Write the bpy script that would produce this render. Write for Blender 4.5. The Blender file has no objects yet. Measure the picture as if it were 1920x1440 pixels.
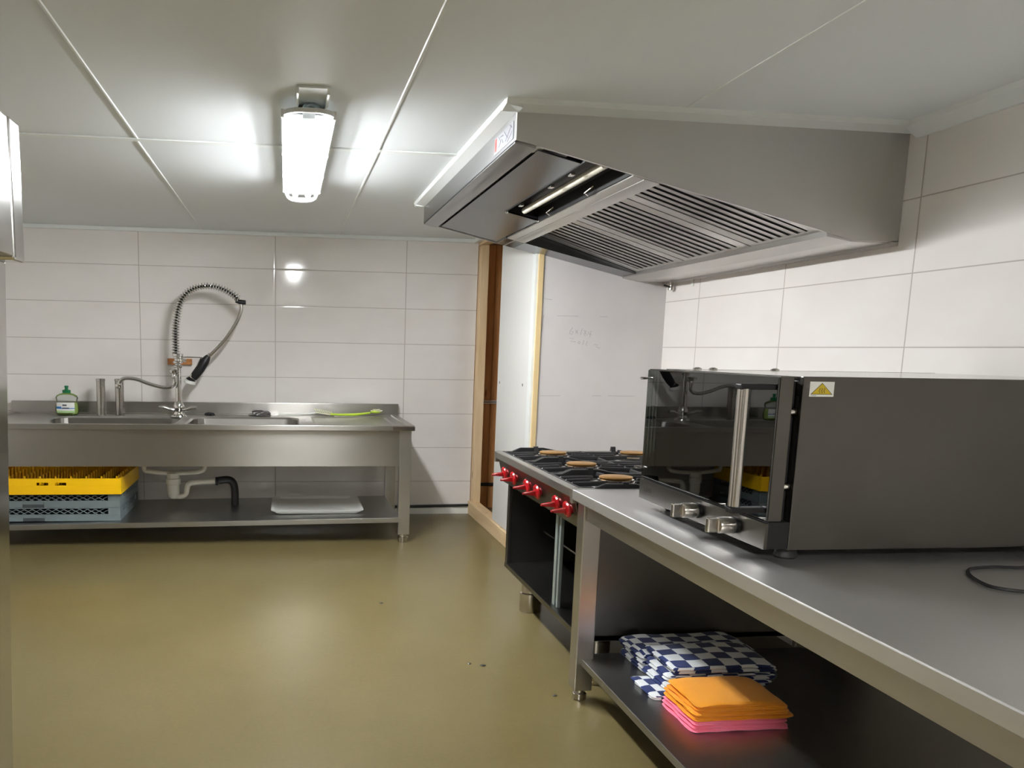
import bpy, bmesh, math, random
from mathutils import Vector, Matrix
PI = math.pi
sc = bpy.context.scene
COL = sc.collection
# ------------------------------------------------------------------ camera
cam_d = bpy.data.cameras.new('camera'); cam = bpy.data.objects.new('camera', cam_d); COL.objects.link(cam)
cam_d.sensor_fit = 'HORIZONTAL'; cam_d.sensor_width = 36.0; cam_d.lens = 1400.0/1920*36
cam_d.shift_x = 0.5-698.322/1920; cam_d.shift_y = (845.915-720)/1920
cam_d.clip_start = 0.02
yaw, pitch, roll = 0.115873552, 0.136079094, 0.0177311182
B = Matrix(((1,0,0),(0,0,-1),(0,1,0)))
ca, sa = math.cos(yaw), math.sin(yaw); cb, sb = math.cos(pitch), math.sin(pitch); cc, s_c = math.cos(roll), math.sin(roll)
M = Matrix(((cc,-s_c,0),(s_c,cc,0),(0,0,1))) @ Matrix(((1,0,0),(0,cb,-sb),(0,sb,cb))) @ Matrix(((ca,0,-sa),(0,1,0),(sa,0,ca))) @ B
Rm = Matrix((M[0], -M[1], -M[2])).transposed()
cam.matrix_world = Matrix.Translation((0,0,1.30)) @ Rm.to_4x4()
sc.camera = cam
# ------------------------------------------------------------------ world, exposure
w = bpy.data.worlds.new('world'); sc.world = w; w.use_nodes = True
w.node_tree.nodes['Background'].inputs[0].default_value = (0.5,0.5,0.5,1)
w.node_tree.nodes['Background'].inputs[1].default_value = 0.02
sc.view_settings.view_transform = 'Standard'; sc.view_settings.look = 'None'
sc.view_settings.exposure = 1.6; sc.view_settings.gamma = 1.0; sc.view_settings.use_curve_mapping = False
sc.cycles.max_bounces = 10; sc.cycles.glossy_bounces = 6; sc.cycles.diffuse_bounces = 6; sc.cycles.transparent_max_bounces = 12
sc.cycles.caustics_reflective = True; sc.cycles.blur_glossy = 0.6
sc.cycles.sample_clamp_indirect = 6.0
sc.cycles.use_denoising = True
TUBE = 95.0     # fluorescent tube radiance
# ------------------------------------------------------------------ materials
MATS = {}
def rgb(r,g,b): # sRGB 0-255 -> linear
    f = lambda c: (c/255)/12.92 if c/255 <= .04045 else ((c/255+.055)/1.055)**2.4
    return (f(r),f(g),f(b),1)
def pm(name, col, rough=.5, metal=0., spec=.5, **kw):
    m = bpy.data.materials.new(name); m.use_nodes = True
    p = m.node_tree.nodes['Principled BSDF']
    p.inputs['Base Color'].default_value = col; p.inputs['Roughness'].default_value = rough
    p.inputs['Metallic'].default_value = metal; p.inputs['Specular IOR Level'].default_value = spec
    for k,v in kw.items(): p.inputs[k].default_value = v
    MATS[name] = m
    return m
def N(m, t, **kw):
    n = m.node_tree.nodes.new(t)
    for k,v in kw.items(): setattr(n,k,v)
    return n
def L(m, a, b): m.node_tree.links.new(a,b)
def P(m): return m.node_tree.nodes['Principled BSDF']
def objco(m, scale=(1,1,1)):
    tc = N(m,'ShaderNodeTexCoord'); mp = N(m,'ShaderNodeMapping'); mp.inputs['Scale'].default_value = scale
    L(m, tc.outputs['Object'], mp.inputs['Vector']); return mp.outputs['Vector']
def math_n(m, op, a, b=None, c=None):
    n = N(m,'ShaderNodeMath',operation=op)
    for i,v in enumerate((a,b,c)):
        if v is None: continue
        if isinstance(v,(int,float)): n.inputs[i].default_value = v
        else: L(m,v,n.inputs[i])
    return n.outputs[0]
def noise(m, vec, scale, detail=4, rough=.5):
    n = N(m,'ShaderNodeTexNoise'); n.inputs['Scale'].default_value = scale; n.inputs['Detail'].default_value = detail; n.inputs['Roughness'].default_value = rough
    L(m,vec,n.inputs['Vector']); return n.outputs['Fac']
def ramp(m, fac, stops):
    r = N(m,'ShaderNodeValToRGB'); e = r.color_ramp.elements
    while len(e) < len(stops): e.new(.5)
    for k,(p,c) in enumerate(stops): e[k].position = p; e[k].color = c if len(c)==4 else (*c,1)
    L(m,fac,r.inputs[0]); return r.outputs[0]
def bump(m, h, strength, dist=.002, nrm=None):
    b = N(m,'ShaderNodeBump'); b.inputs['Strength'].default_value = strength; b.inputs['Distance'].default_value = dist
    L(m,h,b.inputs['Height'])
    if nrm: L(m,nrm,b.inputs['Normal'])
    L(m,b.outputs[0],P(m).inputs['Normal']); return b.outputs[0]
def steel(name, scale, col=(.56,.545,.52,1), rough=.32, strength=.12, aniso=0.):
    """brushed stainless: grain lines along the axis with the small scale"""
    m = pm(name, col, rough, 1.0)
    v = objco(m, scale); f = noise(m, v, 1.0, 2, .6)
    if strength > 0: bump(m, f, strength*.35, .0015)
    if aniso:
        tg = N(m,'ShaderNodeTangent',direction_type='RADIAL',axis='Z'); L(m,tg.outputs[0],P(m).inputs['Tangent'])
        P(m).inputs['Anisotropic'].default_value = aniso; P(m).inputs['Anisotropic Rotation'].default_value = .25
    v2 = objco(m,(1.3,1.3,1.3)); g = noise(m, v2, 1.6, 3, .5)
    r = ramp(m, g, [(.3,(rough-.02,)*3),(.7,(rough+.05,)*3)])
    L(m, r, P(m).inputs['Roughness'])
    return m
ST_X = steel('brushed_steel_lengthwise', (3,400,400), (.43,.415,.39,1), strength=0, aniso=.75)
ST_Y = steel('brushed_steel_depthwise', (260,5,260))
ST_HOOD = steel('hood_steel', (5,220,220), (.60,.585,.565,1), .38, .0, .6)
ST_FRONT = steel('hood_front_steel_dimmed', (220,5,220), (.36,.36,.365,1), .33, .0, .5)  # hood steel darkened to take the lamp's glare off the front
ST_INNER = steel('hood_inner_steel_dimmed', (5,220,220), (.17,.178,.19,1), .2, .03)  # hood steel darkened in place of the dim reflection on the underside
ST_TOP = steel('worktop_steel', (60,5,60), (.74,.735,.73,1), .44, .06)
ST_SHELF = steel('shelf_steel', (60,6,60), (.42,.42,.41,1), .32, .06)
ST_OVEN = steel('oven_steel_dimmed', (6,200,200), (.115,.108,.098,1), .32, .06)  # darker than the real steel, standing in for dim reflections
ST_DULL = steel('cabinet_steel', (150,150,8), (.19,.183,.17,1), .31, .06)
ST_FRIDGE = steel('fridge_steel', (200,200,10), (.62,.615,.60,1), .14, .03)
CHROME = pm('chrome', (.72,.71,.69,1), .10, 1.)
SATIN = pm('satin_metal', (.60,.57,.53,1), .24, 1.)
STANDP = pm('polished_steel_tube', (.50,.48,.45,1), .17, 1.)
ST_STREAK = pm('post_steel_streak', rgb(176,188,186), .35, .6)  # pale colour painted for the bright reflection streak on the cupboard post
BRASS = pm('burner_brass', rgb(206,160,98), .38, .85)
IRON = pm('cast_iron', (.018,.018,.02,1), .42, 0., .5)
v = objco(IRON,(1,1,1)); bump(IRON, noise(IRON,v,160,3), .15, .002)
RED = pm('red_plastic', (.33,.006,.010,1), .16, 0., .6)
BLACK = pm('black_plastic', (.008,.008,.009,1), .45, 0., .35)
RUBBER = pm('black_rubber', (.01,.01,.011,1), .55)
DARK = pm('cavity_shade', (.010,.010,.010,1), .5)  # near-black painted for the shade behind the grease filters
WHITE_PL = pm('white_plastic', rgb(226,226,220), .35)
OFFWHITE = pm('pipe_plastic', rgb(214,210,196), .38)
LAMP_BODY = pm('lamp_housing_plastic', rgb(214,216,214), .45)
TRIMW = pm('white_trim', rgb(226,230,228), .30)
BOARD = pm('white_board', rgb(212,207,206), .65, 0., .3)
v = objco(BOARD); BOARDC = noise(BOARD, v, 3, 4); L(BOARD, ramp(BOARD,BOARDC,[(.3,rgb(208,203,202)),(.75,rgb(216,212,210))]), P(BOARD).inputs['Base Color'])
DARKWALL = pm('dark_painted_wall', rgb(74,70,64), .6)
PANEL = pm('white_panel', rgb(222,222,219), .45)
PENCIL = pm('pencil', rgb(150,148,152), .7)
PENCIL2 = pm('pencil_dark', rgb(120,116,118), .7)
NAVY = None
def tiles(name, axis, joint0, jstep, z0, zstep):
    m = pm(name, rgb(222,217,211), .10, 0., .5)
    tc = N(m,'ShaderNodeTexCoord'); sx = N(m,'ShaderNodeSeparateXYZ'); L(m,tc.outputs['Object'],sx.inputs[0])
    u = math_n(m,'PINGPONG',math_n(m,'SUBTRACT',sx.outputs[axis],joint0-50*jstep),jstep/2)
    vv = math_n(m,'PINGPONG',math_n(m,'SUBTRACT',sx.outputs[2],z0-50*zstep),zstep/2)
    d = math_n(m,'MINIMUM',math_n(m,'DIVIDE',u,1.25),vv)
    g = math_n(m,'LESS_THAN',d,.0022)
    mx = N(m,'ShaderNodeMix',data_type='RGBA')
    L(m,g,mx.inputs[0])
    fc = noise(m,objco(m,(1,1,2)),3,3)
    base = ramp(m,fc,[(.3,rgb(226,221,216)),(.7,rgb(231,227,223))])
    L(m,base,mx.inputs[6]); mx.inputs[7].default_value = rgb(176,168,161)
    L(m,mx.outputs[2],P(m).inputs['Base Color'])
    rr = math_n(m,'MULTIPLY_ADD',g,.5,.10); L(m,rr,P(m).inputs['Roughness'])
    h = math_n(m,'SMOOTH_MIN',math_n(m,'MULTIPLY',d,120.),1.,.2)
    wv = noise(m,objco(m,(1,1,1)),5,2)
    hh = math_n(m,'MULTIPLY_ADD',wv,.25,h)
    bump(m,hh,.25,.003)
    return m
TILE_B = tiles('glazed_tiles_back', 0, -.085, .995, .262, .2696)
TILE_R = tiles('glazed_tiles_right', 1, 2.56, .72, .262, .2696)
CEIL = pm('ceiling_panel', rgb(226,231,233), .5, 0., .2)
v = objco(CEIL); bump(CEIL, noise(CEIL,v,.8,1), .05, .02)
FLOORM = pm('olive_resin_floor', rgb(146,133,86), .28, 0., .45)
v = objco(FLOORM); f1 = noise(FLOORM,v,2.2,6,.6); f2 = noise(FLOORM,v,70,3)
mxf = N(FLOORM,'ShaderNodeMix',data_type='RGBA',blend_type='MULTIPLY'); mxf.inputs[0].default_value = 1
L(FLOORM, ramp(FLOORM,f1,[(.3,rgb(105,94,60)),(.72,rgb(113,102,68))]), mxf.inputs[6])
L(FLOORM, ramp(FLOORM,f2,[(.35,(.93,.93,.93)),(.65,(1,1,1))]), mxf.inputs[7])
L(FLOORM, mxf.outputs[2], P(FLOORM).inputs['Base Color'])
bump(FLOORM, noise(FLOORM,v,14,3), .10, .004)
def wood(name, a, b, scale, knots=True, rough=.6):
    m = pm(name, a, rough, 0., .3)
    v = objco(m, scale); f = noise(m,v,2.2,6,.62)
    c1 = ramp(m,f,[(.28,a),(.5,tuple((x+y)/2 for x,y in zip(a,b))),(.72,b)])
    if knots:
        vo = N(m,'ShaderNodeTexVoronoi'); vo.inputs['Scale'].default_value = 3.2
        L(m,objco(m,(3.2,3.2,1.0)),vo.inputs['Vector'])
        k = ramp(m,vo.outputs['Distance'],[(.04,(.28,.18,.10)),(.14,(1,1,1))])
        mx = N(m,'ShaderNodeMix',data_type='RGBA',blend_type='MULTIPLY'); mx.inputs[0].default_value = .8
        L(m,c1,mx.inputs[6]); L(m,k,mx.inputs[7]); c1 = mx.outputs[2]
    L(m,c1,P(m).inputs['Base Color'])
    return m
PINE = wood('pine_stud', rgb(218,188,144), rgb(238,212,174), (9,9,.8))
PINE_Y = wood('pine_sill', rgb(212,182,138), rgb(238,212,172), (9,.8,9))
PLANK = wood('brown_planks', rgb(214,148,90), rgb(240,182,122), (14,9,.7))
PLYEDGE = wood('plywood_edge', rgb(214,186,134), rgb(232,208,160), (60,60,.5), False)
BLOCKW = wood('block_wood', rgb(150,96,52), rgb(186,130,78), (1.2,9,14), False, .5)
YEL = pm('yellow_plastic', rgb(250,196,8), .38, 0., .4)
GREYP = pm('grey_plastic', rgb(112,124,126), .45, 0., .4)
GREYD = pm('grey_plastic_dark', rgb(64,70,72), .5)
ORANGE = pm('orange_cloth', rgb(244,160,30), .9, 0., .1, **{'Sheen Weight':.3})
v = objco(ORANGE); bump(ORANGE, noise(ORANGE,v,220,3), .5, .004)
PINK = pm('pink_cloth', rgb(252,134,164), .9, 0., .1, **{'Sheen Weight':.3})
v = objco(PINK); bump(PINK, noise(PINK,v,220,3), .5, .004)
CHECK = pm('blue_check_cloth', (1,1,1,1), .85, 0., .15, **{'Sheen Weight':.2})
uv = N(CHECK,'ShaderNodeUVMap'); ck = N(CHECK,'ShaderNodeTexChecker'); ck.inputs['Scale'].default_value = 1.0
ck.inputs['Color1'].default_value = rgb(34,48,98); ck.inputs['Color2'].default_value = rgb(226,230,232)
L(CHECK,uv.outputs[0],ck.inputs['Vector']); L(CHECK,ck.outputs[0],P(CHECK).inputs['Base Color'])
v = objco(CHECK); bump(CHECK, noise(CHECK,v,240,2), .3, .003)
def glass_like(name, tint, ior, rough, gl=(1,1,1,1)):
    m = bpy.data.materials.new(name); m.use_nodes = True; nt = m.node_tree; nt.nodes.clear()
    out = N(m,'ShaderNodeOutputMaterial'); mix = N(m,'ShaderNodeMixShader'); tr = N(m,'ShaderNodeBsdfTransparent'); g = N(m,'ShaderNodeBsdfGlossy'); fr = N(m,'ShaderNodeFresnel')
    tr.inputs[0].default_value = tint; g.inputs['Roughness'].default_value = rough; g.inputs[0].default_value = gl; fr.inputs[0].default_value = ior
    L(m,fr.outputs[0],mix.inputs[0]); L(m,tr.outputs[0],mix.inputs[1]); L(m,g.outputs[0],mix.inputs[2]); L(m,mix.outputs[0],out.inputs[0])
    MATS[name] = m; return m
OVENGLASS = glass_like('oven_door_glass', (.30,.34,.32,1), 2.0, .012)
CLEARCOVER = glass_like('clear_lamp_cover', (.96,.97,.97,1), 1.3, .1)
COVER_TINT = glass_like('tinted_lamp_cover_side', (.42,.425,.43,1), 1.3, .2)  # tinted band added to cut the lamp's light on the ceiling
BOTTLE = glass_like('clear_bottle_plastic', (.90,.92,.90,1), 1.45, .08)
LIQUID = pm('green_liquid', rgb(150,172,90), .15, 0., .5)
GREENCAP = pm('green_cap_plastic', (.0,.16,.05,1), .3)
LIME = pm('lime_plastic', rgb(196,226,70), .35)
BRISTLE = pm('pale_bristles', rgb(224,222,196), .6)
SPONGE = pm('steel_wool', (.20,.195,.19,1), .45, .8)
STW = pm('sticker_white', rgb(232,232,228), .4)
STDIM = pm('sticker_white_dimmed', rgb(150,152,158), .4)  # sticker white darkened to offset the strong light of the nearby lamp
STY = pm('sticker_yellow', rgb(200,174,30), .4)
STK = pm('sticker_dark', rgb(52,50,44), .4)
STR = pm('sticker_red', rgb(214,70,60), .4)
STG = pm('sticker_grey', rgb(96,98,106), .4)
STB = pm('sticker_blue', rgb(40,120,190), .4)
STGR = pm('sticker_green', rgb(176,206,150), .4)
TUBE_M = bpy.data.materials.new('fluorescent_tube'); TUBE_M.use_nodes = True
P(TUBE_M).inputs['Base Color'].default_value = (.9,.9,.9,1)
P(TUBE_M).inputs['Emission Color'].default_value = (.975,.985,1.0,1); P(TUBE_M).inputs['Emission Strength'].default_value = TUBE
OFFTUBE = pm('unlit_tube_glass', rgb(226,222,206), .2)
REFL = pm('lamp_reflector', (.93,.94,.94,1), .3)
# ------------------------------------------------------------------ mesh building
class MB:
    def __init__(s): s.bm = bmesh.new(); s.boxy = False
    def hexa(s, p, bevel=0., seg=2):
        v = [s.bm.verts.new(q) for q in p]
        fs = [s.bm.faces.new([v[i] for i in f]) for f in ((0,3,2,1),(4,5,6,7),(0,1,5,4),(1,2,6,5),(2,3,7,6),(3,0,4,7))]
        s.boxy = True
        if bevel:
            es = {e for f in fs for e in f.edges}
            bmesh.ops.bevel(s.bm, geom=list(es), offset=bevel, segments=seg, profile=.6, affect='EDGES', clamp_overlap=True)
        return s
    def box(s, x0,x1,y0,y1,z0,z1, bevel=0., seg=2):
        return s.hexa([(x0,y0,z0),(x1,y0,z0),(x1,y1,z0),(x0,y1,z0),(x0,y0,z1),(x1,y0,z1),(x1,y1,z1),(x0,y1,z1)], bevel, seg)
    def poly(s, pts): s.bm.faces.new([s.bm.verts.new(p) for p in pts]); return s
    def prism(s, pts, axis, a, b, bevel=0.):
        """extrude 2D outline along axis ('x': pts are (y,z), 'y': (x,z), 'z': (x,y))"""
        mk = {'x':lambda p,t:(t,p[0],p[1]),'y':lambda p,t:(p[0],t,p[1]),'z':lambda p,t:(p[0],p[1],t)}[axis]
        A = [s.bm.verts.new(mk(p,a)) for p in pts]; Bv = [s.bm.verts.new(mk(p,b)) for p in pts]
        n = len(pts); fs = [s.bm.faces.new(A[::-1]), s.bm.faces.new(Bv)]
        for i in range(n): fs.append(s.bm.faces.new((A[i],A[(i+1)%n],Bv[(i+1)%n],Bv[i])))
        if bevel:
            es = {e for f in fs for e in f.edges}
            bmesh.ops.bevel(s.bm, geom=list(es), offset=bevel, segments=2, profile=.6, affect='EDGES', clamp_overlap=True)
        return s
    def rings(s, rs, cap0=True, cap1=True, closed=True):
        R_ = [[s.bm.verts.new(p) for p in r] for r in rs]
        n = len(R_[0])
        for a,b in zip(R_[:-1],R_[1:]):
            for i in range(n if closed else n-1): s.bm.faces.new((a[i],a[(i+1)%n],b[(i+1)%n],b[i]))
        if cap0: s.bm.faces.new(R_[0][::-1])
        if cap1: s.bm.faces.new(R_[-1])
        return s
    def lathe(s, prof, c, sx=1., sy=1., seg=24, cap0=True, cap1=True):
        return s.rings([[(c[0]+r*sx*math.cos(2*PI*i/seg), c[1]+r*sy*math.sin(2*PI*i/seg), c[2]+z) for i in range(seg)] for r,z in prof], cap0, cap1)
    def lathe_ax(s, prof, c, d, up=(0,0,1), su=1., sv=1., seg=20, cap0=True, cap1=True):
        d = Vector(d).normalized(); u = Vector(up); u = (u-d*u.dot(d))
        if u.length < 1e-4: u = Vector((1,0,0))-d*d.x
        u.normalize(); v = d.cross(u); c = Vector(c)
        return s.rings([[c+d*z+u*(r*su*math.cos(2*PI*i/seg))+v*(r*sv*math.sin(2*PI*i/seg)) for i in range(seg)] for r,z in prof], cap0, cap1)
    def tube(s, path, r, seg=10, scale=(1,1,1), closed=False, caps=True):
        path = [Vector(p) for p in path]; n = len(path); rs = r if isinstance(r,(list,tuple)) else [r]*n
        S = Vector(scale); out = []; u = None
        for i,p in enumerate(path):
            if closed: t = path[(i+1)%n]-path[i-1]
            else: t = path[min(i+1,n-1)]-path[max(i-1,0)]
            t.normalize()
            if u is None:
                u = Vector((0,0,1)) if abs(t.z) < .9 else Vector((1,0,0))
            u = u-t*u.dot(t)
            if u.length < 1e-5: u = t.orthogonal()
            u.normalize(); v = t.cross(u)
            ring = []
            for k in range(seg):
                o = u*(rs[i]*math.cos(2*PI*k/seg))+v*(rs[i]*math.sin(2*PI*k/seg))
                ring.append(p+Vector((o.x*S.x,o.y*S.y,o.z*S.z)))
            out.append(ring)
        if closed: out.append(out[0]); s.rings(out,False,False); bmesh.ops.remove_doubles(s.bm,verts=s.bm.verts,dist=1e-6)
        else: s.rings(out,caps,caps)
        return s
def build(name, mb, mat, parent=None, smooth=True, angle=38, fix=True):
    bm = mb.bm
    if fix: bmesh.ops.recalc_face_normals(bm, faces=bm.faces)
    org = Vector((0,0,0)); q = parent
    while q is not None: org += q.location; q = q.parent
    bmesh.ops.translate(bm, verts=bm.verts, vec=-org)
    me = bpy.data.meshes.new(name); bm.to_mesh(me); bm.free()
    for m in (mat if isinstance(mat,list) else [mat]): me.materials.append(m)
    if smooth:
        me.shade_smooth(); me.set_sharp_from_angle(angle=math.radians(angle if angle != 38 or not getattr(mb,'boxy',False) else 13))
    o = bpy.data.objects.new(name, me); COL.objects.link(o)
    if parent is not None: o.parent = parent
    return o
def tag(o, label, cat, group=None, kind=None):
    o['label'] = label; o['category'] = cat
    if group: o['group'] = group
    if kind: o['kind'] = kind
    return o
def thing(name, label, cat, loc, group=None):
    o = bpy.data.objects.new(name, None); COL.objects.link(o); o.location = loc; o.empty_display_size = .05
    return tag(o, label, cat, group)
def struct(name, mb, mat, label, cat, parent=None, smooth=False):
    o = build(name, mb, mat, parent, smooth)
    o['kind'] = 'structure'
    if parent is None: tag(o, label, cat)
    return o
def dup(root, loc, label, group=None):
    r = root.copy(); COL.objects.link(r); r.location = loc; r['label'] = label
    if group: r['group'] = group
    for ch in list(root.children):
        c = ch.copy(); COL.objects.link(c); c.parent = r
        for g in list(ch.children):
            d = g.copy(); COL.objects.link(d); d.parent = c
    return r
def smooth_path(pts, n=8):
    """Catmull-Rom through points"""
    P_ = [Vector(p) for p in pts]; P_ = [P_[0]*2-P_[1]]+P_+[P_[-1]*2-P_[-2]]; out = []
    for i in range(1,len(P_)-2):
        a,b,c,d = P_[i-1:i+3]
        for k in range(n):
            t = k/n
            out.append(.5*((2*b)+(c-a)*t+(2*a-5*b+4*c-d)*t*t+(3*b-a-3*c+d)*t**3))
    out.append(P_[-2]); return out
def text_mesh(name, body, size, mat, parent, M4, ext=.0004, sx=1.):
    cu = bpy.data.curves.new(name,'FONT'); cu.body = body; cu.size = size; cu.extrude = ext
    tmp = bpy.data.objects.new(name+'_tmp', cu)
    COL.objects.link(tmp); dg = bpy.context.evaluated_depsgraph_get()
    me = bpy.data.meshes.new_from_object(tmp.evaluated_get(dg)); bpy.data.objects.remove(tmp); bpy.data.curves.remove(cu)
    org = Vector((0,0,0)); q = parent
    while q is not None: org += q.location; q = q.parent
    me.transform(Matrix.Translation(-org) @ M4 @ Matrix.Diagonal((sx,1,1,1)))
    me.materials.clear(); me.materials.append(mat); me.name = name
    o = bpy.data.objects.new(name, me); COL.objects.link(o); o.parent = parent; return o
# ------------------------------------------------------------------ room shell
XR, YB, ZC, XL, YF = 2.28, 5.78, 2.145, -2.6, -2.3
struct('floor', MB().box(XL-.1,XR+.1,YF-.1,6.35,-.1,0), FLOORM, 'glossy olive green resin floor of the kitchen', 'floor')
struct('ceiling', MB().box(XL-.1,XR+.1,-.84,6.35,ZC,ZC+.1).box(XL-.1,XR+.1,YF-.1,-1.56,ZC,ZC+.1).box(XL-.1,-.31,-1.56,-.84,ZC,ZC+.1).box(.71,XR+.1,-1.56,-.84,ZC,ZC+.1), CEIL, 'pale grey ceiling of large smooth panels', 'ceiling')
struct('wall_back', MB().box(XL-.1,1.468,YB,YB+.09,0,ZC), TILE_B, 'white tiled wall behind the sink', 'wall')
struct('wall_right', MB().box(XR,XR+.1,YF-.1,6.35,0,ZC), TILE_R, 'white tiled wall beside the oven and the hood', 'wall')
struct('wall_left', MB().box(XL-.1,XL,YF-.1,YB,0,ZC), TILE_B, 'white wall behind the tall refrigerator', 'wall')
struct('wall_front', MB().box(XL,XR,YF-.1,YF,0,ZC), DARKWALL, 'dark wall at the near end of the kitchen', 'wall')
# plasterboard behind the range, with plywood edge and the white panel beside it
wb = struct('wall_hob', MB().box(1.506,XR,4.372,4.40,0,ZC), BOARD, 'bare grey white board behind the gas range with pencil marks', 'wall')
struct('wall_panel', MB().box(1.468,1.495,4.44,5.115,.105,ZC), PANEL, 'narrow white panel left of the gas range', 'wall')
for py_,pz_ in ((5.06,1.085),(4.55,1.093)):
    h = build('screw_hole', MB().lathe_ax([(.006,0),(.006,.002)],(1.4668,py_,pz_),(1,0,0),seg=12,su=1.6), STK, bpy.data.objects['wall_panel']); h['label'] = 'dark screw hole'
struct('trim_1', MB().box(1.460,1.506,4.378,4.437,.105,ZC,.003), TRIMW, 'white corner strip on the panel left of the range', 'trim')
struct('trim_2', MB().box(1.476,1.505,4.364,4.3775,.0,ZC), PLYEDGE, 'raw plywood edge left of the pencil marked board', 'trim')
# timber framing and planks in the open bay
struct('wall_planks', MB().box(1.47,XR,6.0,6.05,0,ZC), PLANK, 'brown plank wall seen through the open timber bay', 'wall')
struct('trim_3', MB().box(1.474,1.533,5.70,5.80,.10,2.098,.003), PINE, 'upright pine stud at the end of the tiled wall', 'timber stud')
struct('trim_4', MB().box(1.452,1.535,4.40,5.80,0,.10,.004), PINE_Y, 'pine sill beam on the floor below the white panel', 'timber beam')
struct('trim_5', MB().box(1.470,1.535,5.12,5.80,2.10,2.143,.003), PINE_Y, 'pine header beam above the open timber bay', 'timber beam')
m_ = MB()
for k,(xa,xb) in enumerate(((1.535,1.60),(1.60,1.665),(1.665,1.73),(1.73,1.80),(1.80,1.9))): m_.box(xa+.0015,xb-.0015,5.982,6.0,0,2.14,.004)
struct('trim_6', m_, PLANK, 'upright brown boards at the back of the timber bay', 'boards')
# plank joints are in the boards above; conduit and dark band on them
t = thing('conduit_pipe','thin white conduit pipe across the brown boards','pipe',(1.7,5.97,.89))
build('pipe', MB().tube([(1.54,5.968,.893),(1.95,5.968,.893)],.007,8), WHITE_PL, t)
build('pipe', MB().tube([(1.54,5.968,.877),(1.95,5.968,.877)],.006,8), WHITE_PL, t)
tag(build('floor_cable', MB().tube([(1.54,5.97,.20),(1.9,5.97,.20)],.014,8), RUBBER), 'black pipe low across the brown boards','pipe')
# ceiling trims and joints
def tr(n, mb, label, m=TRIMW, cat='trim'): return struct(n, mb, m, label, cat)
tr('trim_7', MB().box(XL,1.45,5.745,YB,2.118,ZC,.004), 'white cove strip along the top of the back wall')
tr('trim_8', MB().prism([(XR,ZC),(XR-.065,ZC),(XR-.058,2.128),(XR-.012,2.094),(XR,2.094)],'y',YF,2.60), 'white cove strip along the top of the right wall')
tr('trim_9', MB().box(1.425,1.468,5.0,5.745,2.118,ZC,.004), 'white cove strip above the pine stud')
tr('trim_10', MB().box(XL,.735,3.315,3.352,2.139,ZC,.002), 'white joint strip across the ceiling under the lamp')
def groove(n,x,y0,y1,label):
    return tr(n, MB().prism([(x-.006,ZC),(x-.003,2.1420),(x+.003,2.1420),(x+.006,ZC)],'y',y0,y1), label)
groove('trim_11',-.615,YF,3.315,'ceiling panel joint left of the lamp, near half'); groove('trim_12',-.622,3.352,5.745,'ceiling panel joint left of the lamp, far half')
groove('trim_13',.388,-.80,3.315,'ceiling panel joint right of the lamp, near half'); groove('trim_14',.392,3.352,5.745,'ceiling panel joint right of the lamp, far half')
tr('trim_15', MB().box(1.368,1.374,-.80,2.58,2.1425,ZC), 'thin ceiling panel joint in front of the hood')
# white frame between ceiling and hood
m_ = MB(); m_.prism([(.733,ZC),(.738,2.128),(.795,2.119),(.80,ZC)],'y',2.59,4.44); m_.prism([(2.575,ZC),(2.58,2.128),(2.64,2.119),(2.65,ZC)],'x',.735,XR); m_.box(.74,XR,4.40,4.44,2.12,ZC)
tr('trim_16', m_, 'white frame between the ceiling and the extractor hood')
tr('baseboard_back', MB().box(.4,1.468,5.762,5.782,0,.048), 'white base strip below the pipe on the tiled wall', WHITE_PL, 'baseboard')
tag(build('floor_pipe', MB().tube([(.55,5.762,.060),(1.0,5.762,.062),(1.47,5.762,.070)],.011,8), RUBBER), 'thin black pipe along the foot of the tiled wall','pipe')
# pencil marks on the board
def stroke(pts, r=.0012, mat=PENCIL):
    return build('pencil_mark', MB().tube([(x,4.3715,z) for x,z in pts], r, 5, (1,.3,1)), mat, wb)
def bd(u,v):   # pixel of the photo on the board face -> (x,z), used only to place the pencil strokes
    Ki = Vector(((u-698.322)/1400,(v-845.915)/1400,1)); d = M.transposed() @ Ki; k = 4.3715/d.y; return (d.x*k, 1.3+d.z*k)
for s in ([(1023,488),(1013,612)],[(1021,560),(1035,562)],[(1020,590),(1010,656)],[(1013,660),(1008,720)],[(1016,500),(1024,504)],[(1012,742),(1050,742)],
          [(1045,592),(1085,593)],[(1110,742),(1128,742)],[(1125,594),(1140,594)],[(1140,742),(1190,743)]):
    stroke([bd(*p) for p in s], .0010, PENCIL)
for s in ([(1074,614),(1069,620),(1068,626),(1072,627),(1075,623),(1071,621)],[(1079,625),(1084,619)],[(1079,619),(1084,626)],[(1092,616),(1088,628)],
          [(1099,621),(1095,619),(1097,624),(1101,628),(1097,630),(1095,627),(1099,621)],[(1104,621),(1103,626),(1109,627)],[(1108,620),(1106,632)],
          [(1068,634),(1076,635),(1069,640),(1080,641)],[(1086,640),(1083,643),(1086,645),(1088,642),(1086,640)],[(1095,638),(1092,647)],[(1102,640),(1098,645),(1101,648)],[(1113,646),(1121,647),(1117,650),(1125,653)]):
    stroke([bd(*p) for p in s], .0011, PENCIL)
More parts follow.
